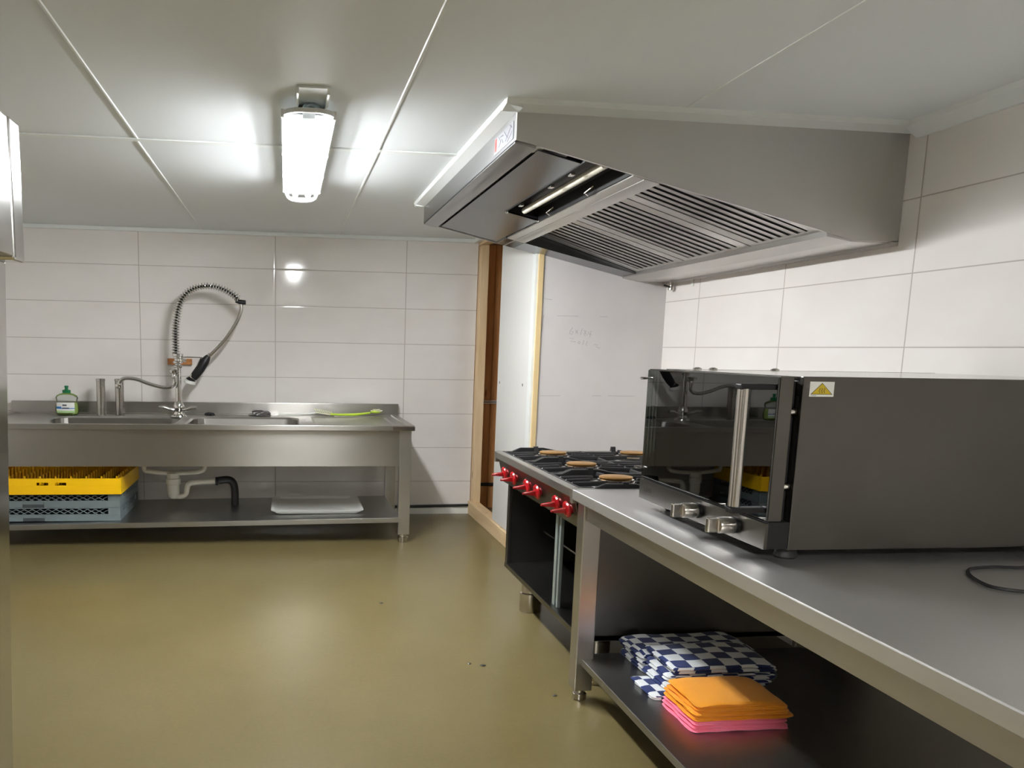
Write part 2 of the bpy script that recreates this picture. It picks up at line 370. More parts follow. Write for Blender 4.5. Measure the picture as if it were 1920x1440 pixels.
# ------------------------------------------------------------------ ceiling lamp
LX, LY = .075, 3.37
t = thing('ceiling_light','lit long fluorescent lamp with clear cover on the ceiling','lamp',(LX,LY,ZC))
def stad(wd, hl, z, n=10, cx=None, skew=0.):
    """rounded-end plan outline, half width wd, half length hl"""
    r = min(wd*.9, .07); out = []
    for (sx,sy,a0) in ((1,1,0),(-1,1,90),(-1,-1,180),(1,-1,270)):
        for k in range(n):
            a = math.radians(a0+90*k/(n-1)); out.append((LX+sx*(wd-r)+r*math.cos(a), LY+sy*(hl-r)+r*math.sin(a), z))
    return out
build('housing', MB().rings([stad(.050,.60,2.1445),stad(.056,.635,2.125),stad(.080,.675,2.107),stad(.088,.69,2.1045)],True,False), LAMP_BODY, t)
build('rim', MB().rings([stad(.088,.69,2.108),stad(.0935,.697,2.106),stad(.0935,.697,2.091),stad(.086,.688,2.091)],False,False), LAMP_BODY, t)
build('reflector', MB().box(LX-.078,LX+.078,LY-.63,LY+.66,2.100,2.104), REFL, t)
build('cover_side', MB().rings([stad(.086,.688,2.098),stad(.0841,.6843,2.0755)],False,False), COVER_TINT, t)['label'] = 'tinted side band of the lamp cover, added to dim the ceiling'
build('cover', MB().rings([stad(.084,.684,2.075),stad(.076,.670,2.056),stad(.058,.645,2.043),stad(.035,.60,2.038)],False,True), CLEARCOVER, t)
for dx in (-.032,.032):
    build('fluorescent_tube', MB().tube([(LX+dx,LY-.575,2.073),(LX+dx,LY+.60,2.073)],.014,10), TUBE_M, t)
build('lamp_holder', MB().box(LX-.022,LX+.022,LY-.665,LY-.615,2.062,2.10,.004), LAMP_BODY, t)
for sx in (-1,1):
    for yy in (-.64,-.12,.27,.62):
        build('clip', MB().box(LX+sx*.090-.006,LX+sx*.090+.006,LY+yy-.012,LY+yy+.012,2.084,2.112,.002), LAMP_BODY, t)
build('cable_gland', MB().lathe_ax([(.030,0),(.030,.008),(.022,.010),(.022,.022),(.014,.022),(.014,.012),(.004,.010)],(LX+.008,LY-.640,2.122),(0,-1,-.35),seg=20,su=.62), GREYP, t)
m_ = MB(); m_.box(LX-.045,LX+.065,2.57,2.80,2.136,2.1445,.002); m_.box(LX-.045,LX-.036,2.57,2.80,2.118,2.138,.002); m_.box(LX+.056,LX+.065,2.57,2.80,2.118,2.138,.002)
build('bracket', m_, TRIMW, t)
PANEL_L = 24.0
FILL_GLOW = pm('fill_panel_glow', (.9,.9,.9,1), .5); P(FILL_GLOW).inputs['Emission Color'].default_value = (1,.985,.97,1); P(FILL_GLOW).inputs['Emission Strength'].default_value = PANEL_L  # glow of an unseen fill panel added behind the camera
t = thing('added_fill_light','added square fill light panel, unseen, in the ceiling behind the viewer','lamp',(.2,-1.2,ZC))
m_ = MB(); m_.box(-.31,-.30,-1.56,-.84,2.143,2.30); m_.box(.70,.71,-1.56,-.84,2.143,2.30); m_.box(-.30,.70,-1.56,-1.55,2.143,2.30); m_.box(-.30,.70,-.85,-.84,2.143,2.30)  # deep housing keeps the added panel out of the tile reflections
build('housing', m_, LAMP_BODY, t, False)
build('fill_panel', MB().box(-.30,.70,-1.55,-.85,2.285,2.295), FILL_GLOW, t, False)
# ------------------------------------------------------------------ extractor hood
HN, HF = 2.64, 4.42
sl = -.2273
def zA(x): return 2.01+sl*(x-.865)
t = thing('extractor_hood','large stainless steel extractor hood hanging under the ceiling','hood',(1.5,3.5,2.12))
prof = [(.79,2.119),(.79,2.028),(.865,2.012),(2.0,1.755),(2.10,1.732),(2.279,1.732),(2.279,2.119)]
build('side_panel', MB().prism(prof,'y',HN,HN+.012), ST_HOOD, t, False)
build('side_panel', MB().prism(prof,'y',HF-.012,HF), ST_HOOD, t, False)
Ya, Yb = HN+.0123, HF-.0123; m_ = MB(); m_.box(.79,.802,Ya,Yb,2.024,2.119); m_.hexa([(.79,Ya,2.020),(.866,Ya,2.004),(.866,Yb,2.004),(.79,Yb,2.020),(.79,Ya,2.028),(.866,Ya,2.012),(.866,Yb,2.012),(.79,Yb,2.028)])
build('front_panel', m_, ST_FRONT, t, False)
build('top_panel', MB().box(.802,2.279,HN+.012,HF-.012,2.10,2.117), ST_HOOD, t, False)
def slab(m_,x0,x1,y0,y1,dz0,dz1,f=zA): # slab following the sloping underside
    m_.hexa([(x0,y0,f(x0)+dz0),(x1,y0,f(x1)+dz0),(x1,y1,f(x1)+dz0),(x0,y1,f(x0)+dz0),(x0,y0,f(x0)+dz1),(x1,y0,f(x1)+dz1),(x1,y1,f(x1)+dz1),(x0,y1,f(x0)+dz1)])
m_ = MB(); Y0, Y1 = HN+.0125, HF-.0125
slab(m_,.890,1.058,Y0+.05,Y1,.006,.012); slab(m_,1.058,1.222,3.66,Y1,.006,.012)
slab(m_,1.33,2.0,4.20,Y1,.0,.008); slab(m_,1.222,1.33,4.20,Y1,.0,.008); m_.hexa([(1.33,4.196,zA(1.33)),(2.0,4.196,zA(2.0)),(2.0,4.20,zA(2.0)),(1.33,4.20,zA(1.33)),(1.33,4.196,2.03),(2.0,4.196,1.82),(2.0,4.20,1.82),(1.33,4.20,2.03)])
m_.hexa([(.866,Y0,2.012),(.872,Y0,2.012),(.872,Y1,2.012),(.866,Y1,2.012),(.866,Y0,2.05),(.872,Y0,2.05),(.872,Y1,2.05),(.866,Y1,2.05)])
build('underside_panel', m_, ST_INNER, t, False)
m_ = MB(); slab(m_,1.2285,1.330,Y0,Y1,.000,.008); slab(m_,1.27,1.273,Y0,Y1,-.003,.0); build('filter_rail', m_, ST_HOOD, t, False)
m_ = MB(); m_.hexa([(1.996,Y0,1.745),(2.10,Y0,1.728),(2.10,Y1,1.728),(1.996,Y1,1.745),(1.996,Y0,1.775),(2.10,Y0,1.738),(2.10,Y1,1.738),(1.996,Y1,1.775)]); m_.box(2.10,2.279,Y0,Y1,1.728,1.738); m_.box(2.25,2.279,HN,HF,1.718,1.735)
build('grease_trough', m_, ST_HOOD, t, False)
# light recess
m_ = MB(); zr = lambda x: zA(x)+.06
slab(m_,1.055,1.225,Y0,3.668,.06,.066); slab(m_,1.052,1.058,Y0,3.66,.004,.066); slab(m_,1.222,1.228,Y0,3.66,.004,.066); slab(m_,1.056,1.224,3.66,3.666,.006,.066)
lr = build('light_recess', m_, BLACK, t, False)
build('unlit_tube', MB().tube([(1.135,Y0+.03,zA(1.135)+.022),(1.135,3.60,zA(1.135)+.022)],.016,12), OFFTUBE, lr)
for yy in (2.83,3.05,3.45):
    build('clip', MB().box(1.064,1.082,yy,yy+.03,zA(1.07)+.0,zA(1.07)+.012,.001), SATIN, lr)
for yy in (2.95,3.40):
    build('spring_clip', MB().tube([(1.205,yy,zA(1.2)+.02),(1.19,yy+.05,zA(1.2)+.002),(1.212,yy+.07,zA(1.21)-.002)],.003,6), SATIN, lr)
for yy,xx in ((3.655,1.062),(3.655,1.218)):
    build('screw', MB().lathe([(.008,0),(.006,-.006)],(xx,yy,zA(xx)+.006),seg=10), CHROME, lr)
build('inner_bracket', MB().box(.875,.91,Y0+.02,Y0+.10,2.016,2.06,.002), WHITE_PL, t)
# baffle filters, sloping more steeply than the underside
zF = lambda x: 1.765+(2.0-x)*.31
build('filter_chamber', MB().hexa([(1.34,Y0,zF(1.34)+.045),(2.0,Y0,zF(2.0)+.045),(2.0,4.2,zF(2.0)+.045),(1.34,4.2,zF(1.34)+.045),(1.34,Y0,zF(1.34)+.05),(2.0,Y0,zF(2.0)+.05),(2.0,4.2,zF(2.0)+.05),(1.34,4.2,zF(1.34)+.05)]), DARK, t, False)
for k,(ya,yb) in enumerate(((3.665,4.19),(3.115,3.655),(2.66,3.105))):
    fm = MB(); n = 7 if k < 2 else 6
    slab(fm,1.335,1.995,ya,ya+.062,.0,.012,zF); slab(fm,1.335,1.995,yb-.062,yb,.0,.012,zF)
    slab(fm,1.335,1.36,ya+.0622,yb-.0622,.0,.02,zF); slab(fm,1.975,1.995,ya+.0622,yb-.0622,.0,.02,zF)
    fo = build('grease_filter', fm, ST_HOOD, t, False)
    p = (yb-ya-.13)/n
    for i in range(n):
        yc = ya+.065+p*(i+.5); s_ = MB()
        x0,x1 = 1.36,1.975; hw = p*.29
        for (a0,a1,b0,b1) in ((yc-hw,yc+hw,.0,.004),(yc-hw,yc-hw+.003,.0,.022),(yc+hw-.003,yc+hw,.0,.022)): slab(s_,x0,x1,a0,a1,b0,b1,zF)
        build('baffle', s_, ST_X, fo, False)
# sticker, drain valve
def hood_px(y,z): return (.7885,y,z)
m_ = MB().box(.7885,.7905,2.675,2.915,2.040,2.100); stk = build('sticker', m_, STDIM, t, False); stk['label'] = 'white sticker with red bar and line drawing'
build('sticker_bar', MB().box(.788,.7890,2.885,2.908,2.050,2.096), STR, stk, False)
m_ = MB()
for a,b in (((2.86,2.094),(2.83,2.070)),((2.83,2.070),(2.86,2.056)),((2.84,2.088),(2.80,2.085)),((2.82,2.076),(2.80,2.060)),((2.79,2.095),(2.745,2.062)),((2.77,2.055),(2.70,2.092)),((2.745,2.048),(2.69,2.070)),((2.72,2.098),(2.69,2.082))):
    m_.tube([(.7884,*a),(.7884,*b)],.0022,5,(.2,1,1))
build('sticker_print', m_, STG, stk)
m_ = MB(); m_.lathe([(.012,0),(.012,-.03),(.018,-.032),(.018,-.05),(.013,-.052)],(2.255,4.27,1.725),1.0,1.0,16)
vo = build('drain_valve', m_, SATIN, t); build('valve_lever', MB().tube([(2.25,4.262,1.69),(2.20,4.25,1.700)],.005,8), BLACK, vo)
for zz in (1.690,1.712):
    tag(build('wall_clip', MB().box(2.272,2.2805,4.062,4.085,zz-.008,zz+.008,.002), WHITE_PL), 'tiny white clip on the tiles under the hood, '+('lower' if zz < 1.7 else 'upper'), 'clip', 'wall clips')
# ------------------------------------------------------------------ work table (right)
t = thing('work_table','long stainless steel work table with lower shelf under the oven','table',(1.6,1.5,0))
TX0,TX1,TY0,TY1 = 1.05,2.272,.30,2.606
m_ = MB(); m_.prism([(TX0+.012,.762),(TX0+.002,.762),(TX0,.764),(TX0,.7965),(TX0+.0008,.7988),(TX0+.0022,.7998),(TX0+.004,.80),(TX1,.80),(TX1,.788),(TX0+.012,.788)],'y',TY0,TY1); m_.box(TX0+.013,TX1,TY1-.012,TY1-.0005,.762,.787); m_.box(TX0+.013,TX1,TY0+.0005,TY0+.012,.762,.787)
build('tabletop', m_, ST_TOP, t)
m_ = MB(); m_.box(1.080,1.105,TY0+.05,2.537,.697,.787); m_.box(2.20,2.225,TY0+.05,2.545,.697,.787); m_.box(1.14,2.20,2.56,2.585,.697,.787)
build('apron', m_, ST_Y, t)
m_ = MB(); m_.box(1.092,2.235,TY0+.02,2.590,.145,.170,.003)
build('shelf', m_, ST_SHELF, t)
for (lx,ly) in ((1.07,2.538),(2.19,2.538),(1.07,.36),(2.19,.36)):
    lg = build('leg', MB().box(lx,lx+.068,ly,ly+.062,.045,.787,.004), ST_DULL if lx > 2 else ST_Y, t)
    build('foot', MB().lathe([(.020,0),(.024,.004),(.024,.025),(.016,.03),(.016,.046)],(lx+.034,ly+.031,0),1.1,.9,18), SATIN, lg)
# ------------------------------------------------------------------ gas range
GY0,GY1 = 2.612,3.662
t = thing('gas_range','six burner gas range with red knobs and open cupboard','stove',(1.65,3.13,0))
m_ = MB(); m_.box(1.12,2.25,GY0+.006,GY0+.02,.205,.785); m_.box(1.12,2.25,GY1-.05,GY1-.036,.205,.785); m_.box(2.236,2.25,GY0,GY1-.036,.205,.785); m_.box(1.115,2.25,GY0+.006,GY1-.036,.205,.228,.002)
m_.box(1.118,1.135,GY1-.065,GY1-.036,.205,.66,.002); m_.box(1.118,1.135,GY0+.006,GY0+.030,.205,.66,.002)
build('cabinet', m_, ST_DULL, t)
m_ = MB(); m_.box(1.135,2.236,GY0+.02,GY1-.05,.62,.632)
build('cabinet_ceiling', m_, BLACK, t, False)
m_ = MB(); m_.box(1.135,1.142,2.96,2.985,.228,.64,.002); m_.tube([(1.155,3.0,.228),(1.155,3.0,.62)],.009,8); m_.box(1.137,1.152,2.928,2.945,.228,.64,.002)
build('divider_post', m_, ST_STREAK, t)
m_ = MB(); m_.tube([(1.3,3.05,.40),(1.3,3.56,.40)],.006,8); m_.tube([(1.3,2.80,.40),(1.33,2.92,.40)],.012,8)
build('gas_pipe', m_, SATIN, t)
m_ = MB(); m_.box(1.05,2.255,GY0,GY0+.022,.745,.80,.003); m_.box(1.05,2.255,GY1-.022,GY1,.745,.80,.003); m_.box(1.05,1.085,GY0+.0223,GY1-.0223,.765,.80,.004); m_.box(2.22,2.255,GY0+.0223,GY1-.0223,.765,.80,.003); m_.box(1.06,2.25,GY0+.003,GY1-.003,.765,.779)
build('hob_top', m_, ST_Y, t)
build('burner_well', MB().box(1.0855,2.2195,GY0+.0225,GY1-.0225,.7795,.7825), IRON, t, False)
m_ = MB(); m_.hexa([(1.090,GY0+.004,.648),(1.13,GY0+.004,.648),(1.13,GY1-.034,.648),(1.090,GY1-.034,.648),(1.062,GY0+.004,.764),(1.13,GY0+.004,.764),(1.13,GY1-.034,.764),(1.062,GY1-.034,.764)],.003)
build('control_panel', m_, ST_DULL, t)
for ky in (3.50,3.355,3.155,3.02,2.79,2.675):
    c = (1.072,ky,.712); d = (-1,0,-.18); k_ = MB()
    k_.lathe_ax([(.017,-.004),(.017,.006),(.030,.009),(.033,.014),(.030,.020),(.022,.022)],c,d,seg=24,sv=1.12)
    k_.hexa([(1.056,ky-.009,.694),(1.056,ky+.009,.694),(1.056,ky+.009,.718),(1.056,ky-.009,.718),(.994,ky-.004,.698),(.994,ky+.004,.698),(.996,ky+.004,.708),(.996,ky-.004,.708)],.004)
    kn = build('knob', k_, RED, t); kn['label'] = 'red control knob'
    build('knob_collar', MB().lathe_ax([(.022,-.010),(.022,-.003)],c,d,seg=20), BLACK, kn)
for by in (2.772,3.122,3.478):
    for bx in (1.29,1.70):
        bo = MB(); bo.lathe([(.096,.7825),(.095,.794),(.080,.800),(.060,.801)],(bx,by,0),1.05,.75,28); 
        b_ = build('burner', bo, SATIN, t)
        c_ = MB(); c_.lathe([(.056,.800),(.063,.803),(.063,.809),(.052,.813)],(bx,by,0),1.15,.85,28); build('flame_ring', c_, SATIN, b_)
        d_ = MB(); d_.lathe([(.050,.813),(.058,.8155),(.058,.819),(.054,.8205)],(bx,by,0),1.15,.85,28); build('burner_cap', d_, BRASS, b_)
def grate(yc):
    g = MB(); hw = .165; x0,x1 = 1.092,1.97
    def bar(a,b,w=.010,z0=.786,z1=.803):
        a = Vector(a); b = Vector(b); dd = (b-a).normalized(); nn = Vector((-dd.y,dd.x,0))*w
        g.hexa([(*(a-nn)[:2],a.z+z0-.80),(*(b-nn)[:2],b.z+z0-.80),(*(b+nn)[:2],b.z+z0-.80),(*(a+nn)[:2],a.z+z0-.80),(*(a-nn*.6)[:2],a.z+z1-.80),(*(b-nn*.6)[:2],b.z+z1-.80),(*(b+nn*.6)[:2],b.z+z1-.80),(*(a+nn*.6)[:2],a.z+z1-.80)],.003,1)
    Z = .80
    for y in (yc-hw,yc+hw):
        bar((x0,y,Z),(x1,y,Z),.011,.783,.799)
        for xa,xb,xc in ((1.13,1.21,1.26),):
            g.hexa([(xa,y-.008,.796),(xc+.14,y-.008,.796),(xc+.14,y+.008,.796),(xa,y+.008,.796),(xb-.03,y-.007,.817),(xc+.04,y-.007,.817),(xc+.04,y+.007,.817),(xb-.03,y+.007,.817)],.002,1)
    bar((x0,yc-hw,Z),(x0,yc+hw,Z),.014,.783,.800); bar((x1,yc-hw,Z),(x1,yc+hw,Z),.012,.783,.800); bar((1.495,yc-hw,Z),(1.495,yc+hw,Z),.010,.783,.800)
    for bx in (1.29,1.70):
        for sx in (-1,1):
            xe = {(-1,1.29):x0,(1,1.29):1.495,(-1,1.70):1.495,(1,1.70):x1}[(sx,bx)]
            for dy in (-.062,.0,.062):
                xi = bx+sx*(.095 if dy == 0 else .06)
                bar((xe,yc+dy,Z+.002),(xi,yc+dy,Z+.006),.009)
        for sy in (-1,1):
            bar((bx,yc+sy*hw,Z+.004),(bx,yc+sy*.085,Z+.008),.009)
            g.prism([(yc+sy*hw-.012,.795),(yc+sy*hw+.012,.795),(yc+sy*hw+.003,.823),(yc+sy*hw-.006,.823)],'x',bx-.040,bx-.018)
    return g
for k,yc in enumerate((2.792,3.137,3.482)): build('pan_grate', grate(yc), IRON, t)
for (fx,fy) in ((1.23,GY1-.14),(2.12,GY1-.14),(1.23,GY0+.10),(2.12,GY0+.10)):
    build('foot', MB().lathe([(.050,0),(.052,.004),(.052,.095),(.044,.10),(.044,.205)],(fx,fy,0),1.1,.85,24), SATIN, t)
# ------------------------------------------------------------------ convection oven
OX,OY0,OY1,OZ0,OZ1 = 1.155,1.648,2.298,.83,1.253
t = thing('convection_oven','stainless convection oven with dark glass door on the work table','oven',(1.65,1.97,.80))
m_ = MB(); m_.box(1.217,2.16,OY0,OY0+.012,OZ0,OZ1,.002); m_.box(1.217,2.16,OY1-.012,OY1,OZ0,OZ1); Oa, Ob = OY0+.0125, OY1-.0125; m_.box(1.2175,2.1595,Oa,Ob,OZ0+.0005,OZ0+.05); m_.box(2.149,2.159,Oa,Ob,OZ0+.051,OZ1-.013)
m_.box(1.218,1.223,Oa,OY0+.055,OZ0+.051,OZ1-.046); m_.box(1.218,1.223,OY1-.055,Ob,OZ0+.051,OZ1-.046); m_.box(1.218,1.223,Oa,Ob,OZ1-.045,OZ1-.013)
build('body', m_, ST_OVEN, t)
build('roof', MB().box(1.2175,2.1595,Oa,Ob,OZ1-.0125,OZ1-.0005), ST_FRIDGE, t, False)['label'] = 'shiny steel top of the oven'
m_ = MB()
for (a,b_,c_,d_,e,f) in ((1.223,1.95,OY0+.055,OY0+.06,.88,OZ1-.045),(1.223,1.95,OY1-.06,OY1-.055,.88,OZ1-.045),(1.223,1.95,OY0+.055,OY1-.055,OZ1-.05,OZ1-.045),(1.223,1.95,OY0+.055,OY1-.055,.88,.885),(1.945,1.95,OY0+.055,OY1-.055,.88,OZ1-.045)): m_.box(a,b_,c_,d_,e,f)
for zz in (.98,1.08):
    for yy in [OY0+.08+.04*i for i in range(13)]: m_.tube([(1.24,yy,zz),(1.90,yy,zz)],.003,5)
build('oven_cavity', m_, ST_DULL, t)
# door: frame posts, dark border, glass
DZ0,DZ1 = .902,1.252
m_ = MB(); m_.box(1.160,1.194,OY0+.001,OY0+.010,DZ0,DZ1,.001); m_.box(1.160,1.194,OY1-.010,OY1-.001,DZ0,DZ1,.001); m_.box(1.1605,1.1935,OY0+.0105,OY1-.0105,DZ1-.006,DZ1-.0005); m_.box(1.1605,1.1935,OY0+.0105,OY1-.0105,DZ0+.0005,DZ0+.010)
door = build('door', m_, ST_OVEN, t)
build('door_glass', MB().box(1.1545,1.1600,OY0+.002,OY1-.002,DZ0+.002,DZ1-.003,.0015), OVENGLASS, door)
m_ = MB(); m_.box(1.1605,1.166,OY0+.010,OY0+.070,DZ0+.010,DZ1-.006); m_.box(1.1605,1.166,OY1-.070,OY1-.010,DZ0+.010,DZ1-.006); m_.box(1.1605,1.166,OY0+.070,OY1-.070,DZ1-.05,DZ1-.006); m_.box(1.1605,1.166,OY0+.070,OY1-.070,DZ0+.010,DZ0+.05)
build('door_border', m_, BLACK, door, False)
build('inner_glass', MB().box(1.188,1.192,OY0+.010,OY1-.010,DZ0+.010,DZ1-.006), OVENGLASS, door, False)
m_ = MB(); m_.lathe_ax([(.0135,0),(.0135,.285)],(1.080,1.668,.937),(0,0,1),seg=20,su=1.0,sv=1.0)
hd = build('handle', m_, SATIN, door)
for zz in (.927,1.226):
    build('handle_bracket', MB().box(1.066,1.156,1.656,1.680,zz-.006,zz+.008,.003), BLACK, hd)
for zz in (1.222,.932):
    build('hinge', MB().lathe_ax([(.004,-.006),(.005,0),(.005,.012),(.003,.016)],(1.150,OY1+.006,zz),(-1,0,0),seg=10,su=.8,sv=2.4), CHROME, door)
for zz in (1.168,.985):
    build('latch', MB().lathe_ax([(.010,0),(.010,.020),(.006,.024)],(1.194,OY0+.020,zz),(1,0,0),seg=14), CHROME, door)
build('door_gasket', MB().box(1.196,1.216,OY0+.025,OY1-.01,DZ0-.02,OZ1-.012), RUBBER, t, False)
m_ = MB(); m_.box(1.153,1.162,OY0,OY1+.002,.832,.897,.001)
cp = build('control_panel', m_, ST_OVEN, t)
build('panel_end', MB().box(1.162,1.2165,OY0+.0005,OY1,.833,.900,.001), BLACK, cp)
build('logo_underline', MB().box(1.1524,1.1532,2.205,2.272,.852,.8545), STK, cp, False)
text_mesh('logo_lettering','ANIPRO',.024,STK,cp,Matrix.Translation((1.1526,2.272,.858)) @ Matrix(((0,0,-1,0),(-1,0,0,0),(0,1,0,0),(0,0,0,1))),.0003,.62)
for ky in (1.945,1.768):
    c = (1.153,ky,.866); d = (-1,0,0); k_ = MB()
    k_.lathe_ax([(.0215,.010),(.0215,.046),(.0195,.050)],c,d,seg=28,su=1.0,sv=1.12)
    kn = build('knob', k_, SATIN, cp); kn['label'] = 'round steel oven knob'
    build('knob_base', MB().lathe_ax([(.0225,0),(.0225,.009)],c,d,seg=24,sv=1.12), BLACK, kn)
    g_ = MB(); g_.box(1.075,1.104,ky-.0075,ky+.0075,.847,.885,.003); build('knob_grip', g_, SATIN, kn)
    build('knob_mark', MB().box(1.0745,1.0752,ky-.001,ky+.001,.874,.882), STK, kn, False)
for (fx,fy) in ((1.245,OY0+.045),(1.245,OY1-.06),(2.08,OY0+.045),(2.08,OY1-.06)):
    build('foot', MB().lathe([(.024,0),(.027,.005),(.020,.031)],(fx,fy,.80),1.1,.9,16), RUBBER, t)
# hot-surface sticker on the near side
YS = OY0-.0006
m_ = MB().box(1.2345,1.297,YS,YS+.001,1.206,1.2415); stk = build('warning_sticker', m_, STW, t, False); stk['label'] = 'white sticker with yellow hot surface triangle'
def tri(m_, cx, cz, hw, h, y0, y1): m_.prism([(cx-hw,cz),(cx+hw,cz),(cx,cz+h)],'y',y0,y1)
m_ = MB(); tri(m_,1.2655,1.2110,.0285,.0278,YS-.0003,YS); build('triangle_border', m_, STK, stk, False)
m_ = MB(); tri(m_,1.2655,1.2122,.0255,.0250,YS-.0006,YS-.0003); build('triangle', m_, STY, stk, False)
m_ = MB()
for dx in (-.006,0,.006): m_.tube([(1.2655+dx+.0016*math.sin(k*1.25),YS-.0007,1.2142+k*.0015) for k in range(9)],.0007,5,(1,.4,1))
build('heat_waves', m_, STK, stk); build('small_print', MB().box(1.238,1.252,YS-.0004,YS,1.2078,1.2088), STG, stk, False)
for (x,y) in ((1.30,2.26),(1.36,2.27),(1.58,2.28)):
    build('roof_bolt', MB().lathe([(.010,0),(.010,.004),(.004,.007)],(x,y,OZ1),1.4,1,12), SATIN, t)
# power cable lying on the table beside the oven
pts = [(1.86,1.648,.83),(1.84,1.60,.806),(1.77,1.555,.806),(1.69,1.563,.806),(1.62,1.55,.806),(1.575,1.51,.806),(1.545,1.45,.806),(1.545,1.41,.806),(1.60,1.375,.806),(1.72,1.33,.806),(1.90,1.30,.806),(2.05,1.36,.806),(2.12,1.5,.806)]
tag(build('power_cable', MB().tube(smooth_path(pts,8),.004,8), RUBBER), 'black power cable looped on the work table beside the oven','cable')
# ------------------------------------------------------------------ cloths on the table shelf
def cloth(name, mat, x0,x1,y0,y1,z0,h,layers,label,cat,group,seed=0,jit=.006,ck=.057,ang=0.,bev=.012,soft=.6):
    rnd = random.Random(seed); N_ = 14
    cx,cy = (x0+x1)/2,(y0+y1)/2; hx,hy = (x1-x0)/2,(y1-y0)/2; rc = .016
    out = []
    for (sx,sy,a0) in ((1,1,0),(-1,1,90),(-1,-1,180),(1,-1,270)):
        a_c = [(math.radians(a0+90*k/3)) for k in range(4)]
        out += [(sx*(hx-rc)+rc*math.cos(a), sy*(hy-rc)+rc*math.sin(a)) for a in a_c]
    # subdivide straight runs
    full = []
    for i,p in enumerate(out):
        q = out[(i+1)%len(out)]; full.append(p); d = math.hypot(q[0]-p[0],q[1]-p[1])
        k = int(d/.022)
        for j in range(1,k): full.append((p[0]+(q[0]-p[0])*j/k, p[1]+(q[1]-p[1])*j/k))
    rings_, prof_ = [], []
    for s in (.02,.3,.6,.85): prof_.append((s,0.,-1,0))
    lh = h/layers
    for l in range(layers):
        off = rnd.uniform(-jit,jit); off2 = rnd.uniform(-jit,jit)
        for k in range(5):
            a = -PI/2+PI*k/4; prof_.append((1., lh*l+lh*.5+lh*.5*math.sin(a)*.98, l, -(1-math.cos(a))*min(lh*.9,bev)))
    for s in (.93,.85,.72,.58,.44,.30,.16,.02): prof_.append((s,h,-2,0))
    offs = [(rnd.uniform(-jit,jit),rnd.uniform(-jit,jit),rnd.uniform(0,6),rnd.uniform(0,6)) for _ in range(layers)]
    ca_,sa_ = math.cos(ang),math.sin(ang); uvs = []; rr = []
    for (s,z,l,ins) in prof_:
        ring = []
        for (px,py) in full:
            ox,oy,ph1,ph2 = offs[l] if l >= 0 else (offs[-1] if l == -2 else offs[0])
            ln = math.hypot(px,py)
            x = px*s+ins*px/ln+ox; y = py*s+ins*py/ln+oy
            if l >= 0:
                wv = .002*math.sin(px*55+ph1)+.002*math.sin(py*62+ph2); x += wv*px/ln; y += wv*py/ln
            zz = z0+z
            if z > 0:
                zz += soft*(z/h)*(.003*math.sin(px*s*17+seed)+.003*math.sin(py*s*21+seed*2.1)+.002*math.sin(px*s*43-py*s*31+seed) -.007*max(0,(abs(px*s)/hx))**6-.005*max(0,(abs(py*s)/hy))**6)
            zz = max(zz,z0)
            ring.append((cx+x*ca_-y*sa_, cy+x*sa_+y*ca_, zz))
            uvs.append(((px*s+(z*.9 if l >= 0 else 0)*(1 if px>0 else -1)*(1 if abs(px)/hx>abs(py)/hy else 0))/ck+100.02, (py*s+(z*.9 if l>=0 else 0)*(1 if py>0 else -1)*(0 if abs(px)/hx>abs(py)/hy else 1))/(ck*.86)+100.03))
        rr.append(ring)
    mb = MB(); mb.rings(rr)
    lay = mb.bm.loops.layers.uv.new('UVMap'); mb.bm.verts.index_update()
    vs = list(mb.bm.verts)
    idx = {v:i for i,v in enumerate(vs)}
    for f in mb.bm.faces:
        for lp in f.loops: lp[lay].uv = uvs[idx[lp.vert]]
    o = build(name, mb, mat, None, True, 60)
    return tag(o, label, cat, group)
SZ = .1705
G1 = 'blue and white checked towels'
cloth('tea_towel',CHECK,1.195,1.60,2.195,2.36,SZ,.022,2,'checked tea towel lowest in the front pile, sticking out left of the pink cloths','towel',G1,1,.004)
cloth('tea_towel',CHECK,1.255,1.66,2.40,2.585,SZ,.030,2,'checked tea towel at the bottom of the rear pile','towel',G1,2,.006,ang=.02)
cloth('tea_towel',CHECK,1.262,1.68,2.40,2.59,SZ+.0305,.020,2,'checked tea towel in the middle of the rear pile','towel',G1,3,.006,ang=-.03)
cloth('tea_towel',CHECK,1.258,1.69,2.41,2.60,SZ+.051,.022,2,'dark checked tea towel on top of the rear pile','towel',G1,4,.006,ang=.03)
cloth('tea_towel',CHECK,1.245,1.63,2.215,2.385,SZ+.0225,.024,2,'checked tea towel second from the bottom of the front pile','towel',G1,5,.006,ang=.03)
cloth('tea_towel',CHECK,1.265,1.66,2.225,2.390,SZ+.047,.024,2,'checked tea towel just under the top one of the front pile','towel',G1,6,.006,ang=-.02)
cloth('tea_towel',CHECK,1.285,1.655,2.225,2.44,SZ+.0735,.026,2,'pale checked tea towel on top of the front pile','towel',G1,7,.005,ang=-.01)
G2 = 'folded pink and orange cloths'
for k,(dz,h) in enumerate(((0,.0105),(.011,.0105),(.022,.011))):
    cloth('cleaning_cloth',PINK,1.215+.004*k,1.532-.004*k,1.985+.002*k,2.185,SZ+dz,h,2,('bottom','middle','top')[k]+' folded pink cloth under the orange cloths','cloth',G2,20+k,.002)
for k,(dz,h) in enumerate(((.0335,.012),(.046,.012),(.0585,.012),(.071,.012))):
    cloth('cleaning_cloth',ORANGE,1.222+.004*k,1.545-.007*k,1.990+.004*k,2.19,SZ+dz,h,2,('lowest','second lowest','second','topmost')[k]+' folded orange cloth'+(' resting on the pink cloths','of the orange stack',' under the topmost orange one',' of the stack beside the checked towels')[k].replace('of the orange',' of the orange',1 if k==1 else 0),'cloth',G2,30+k,.003)
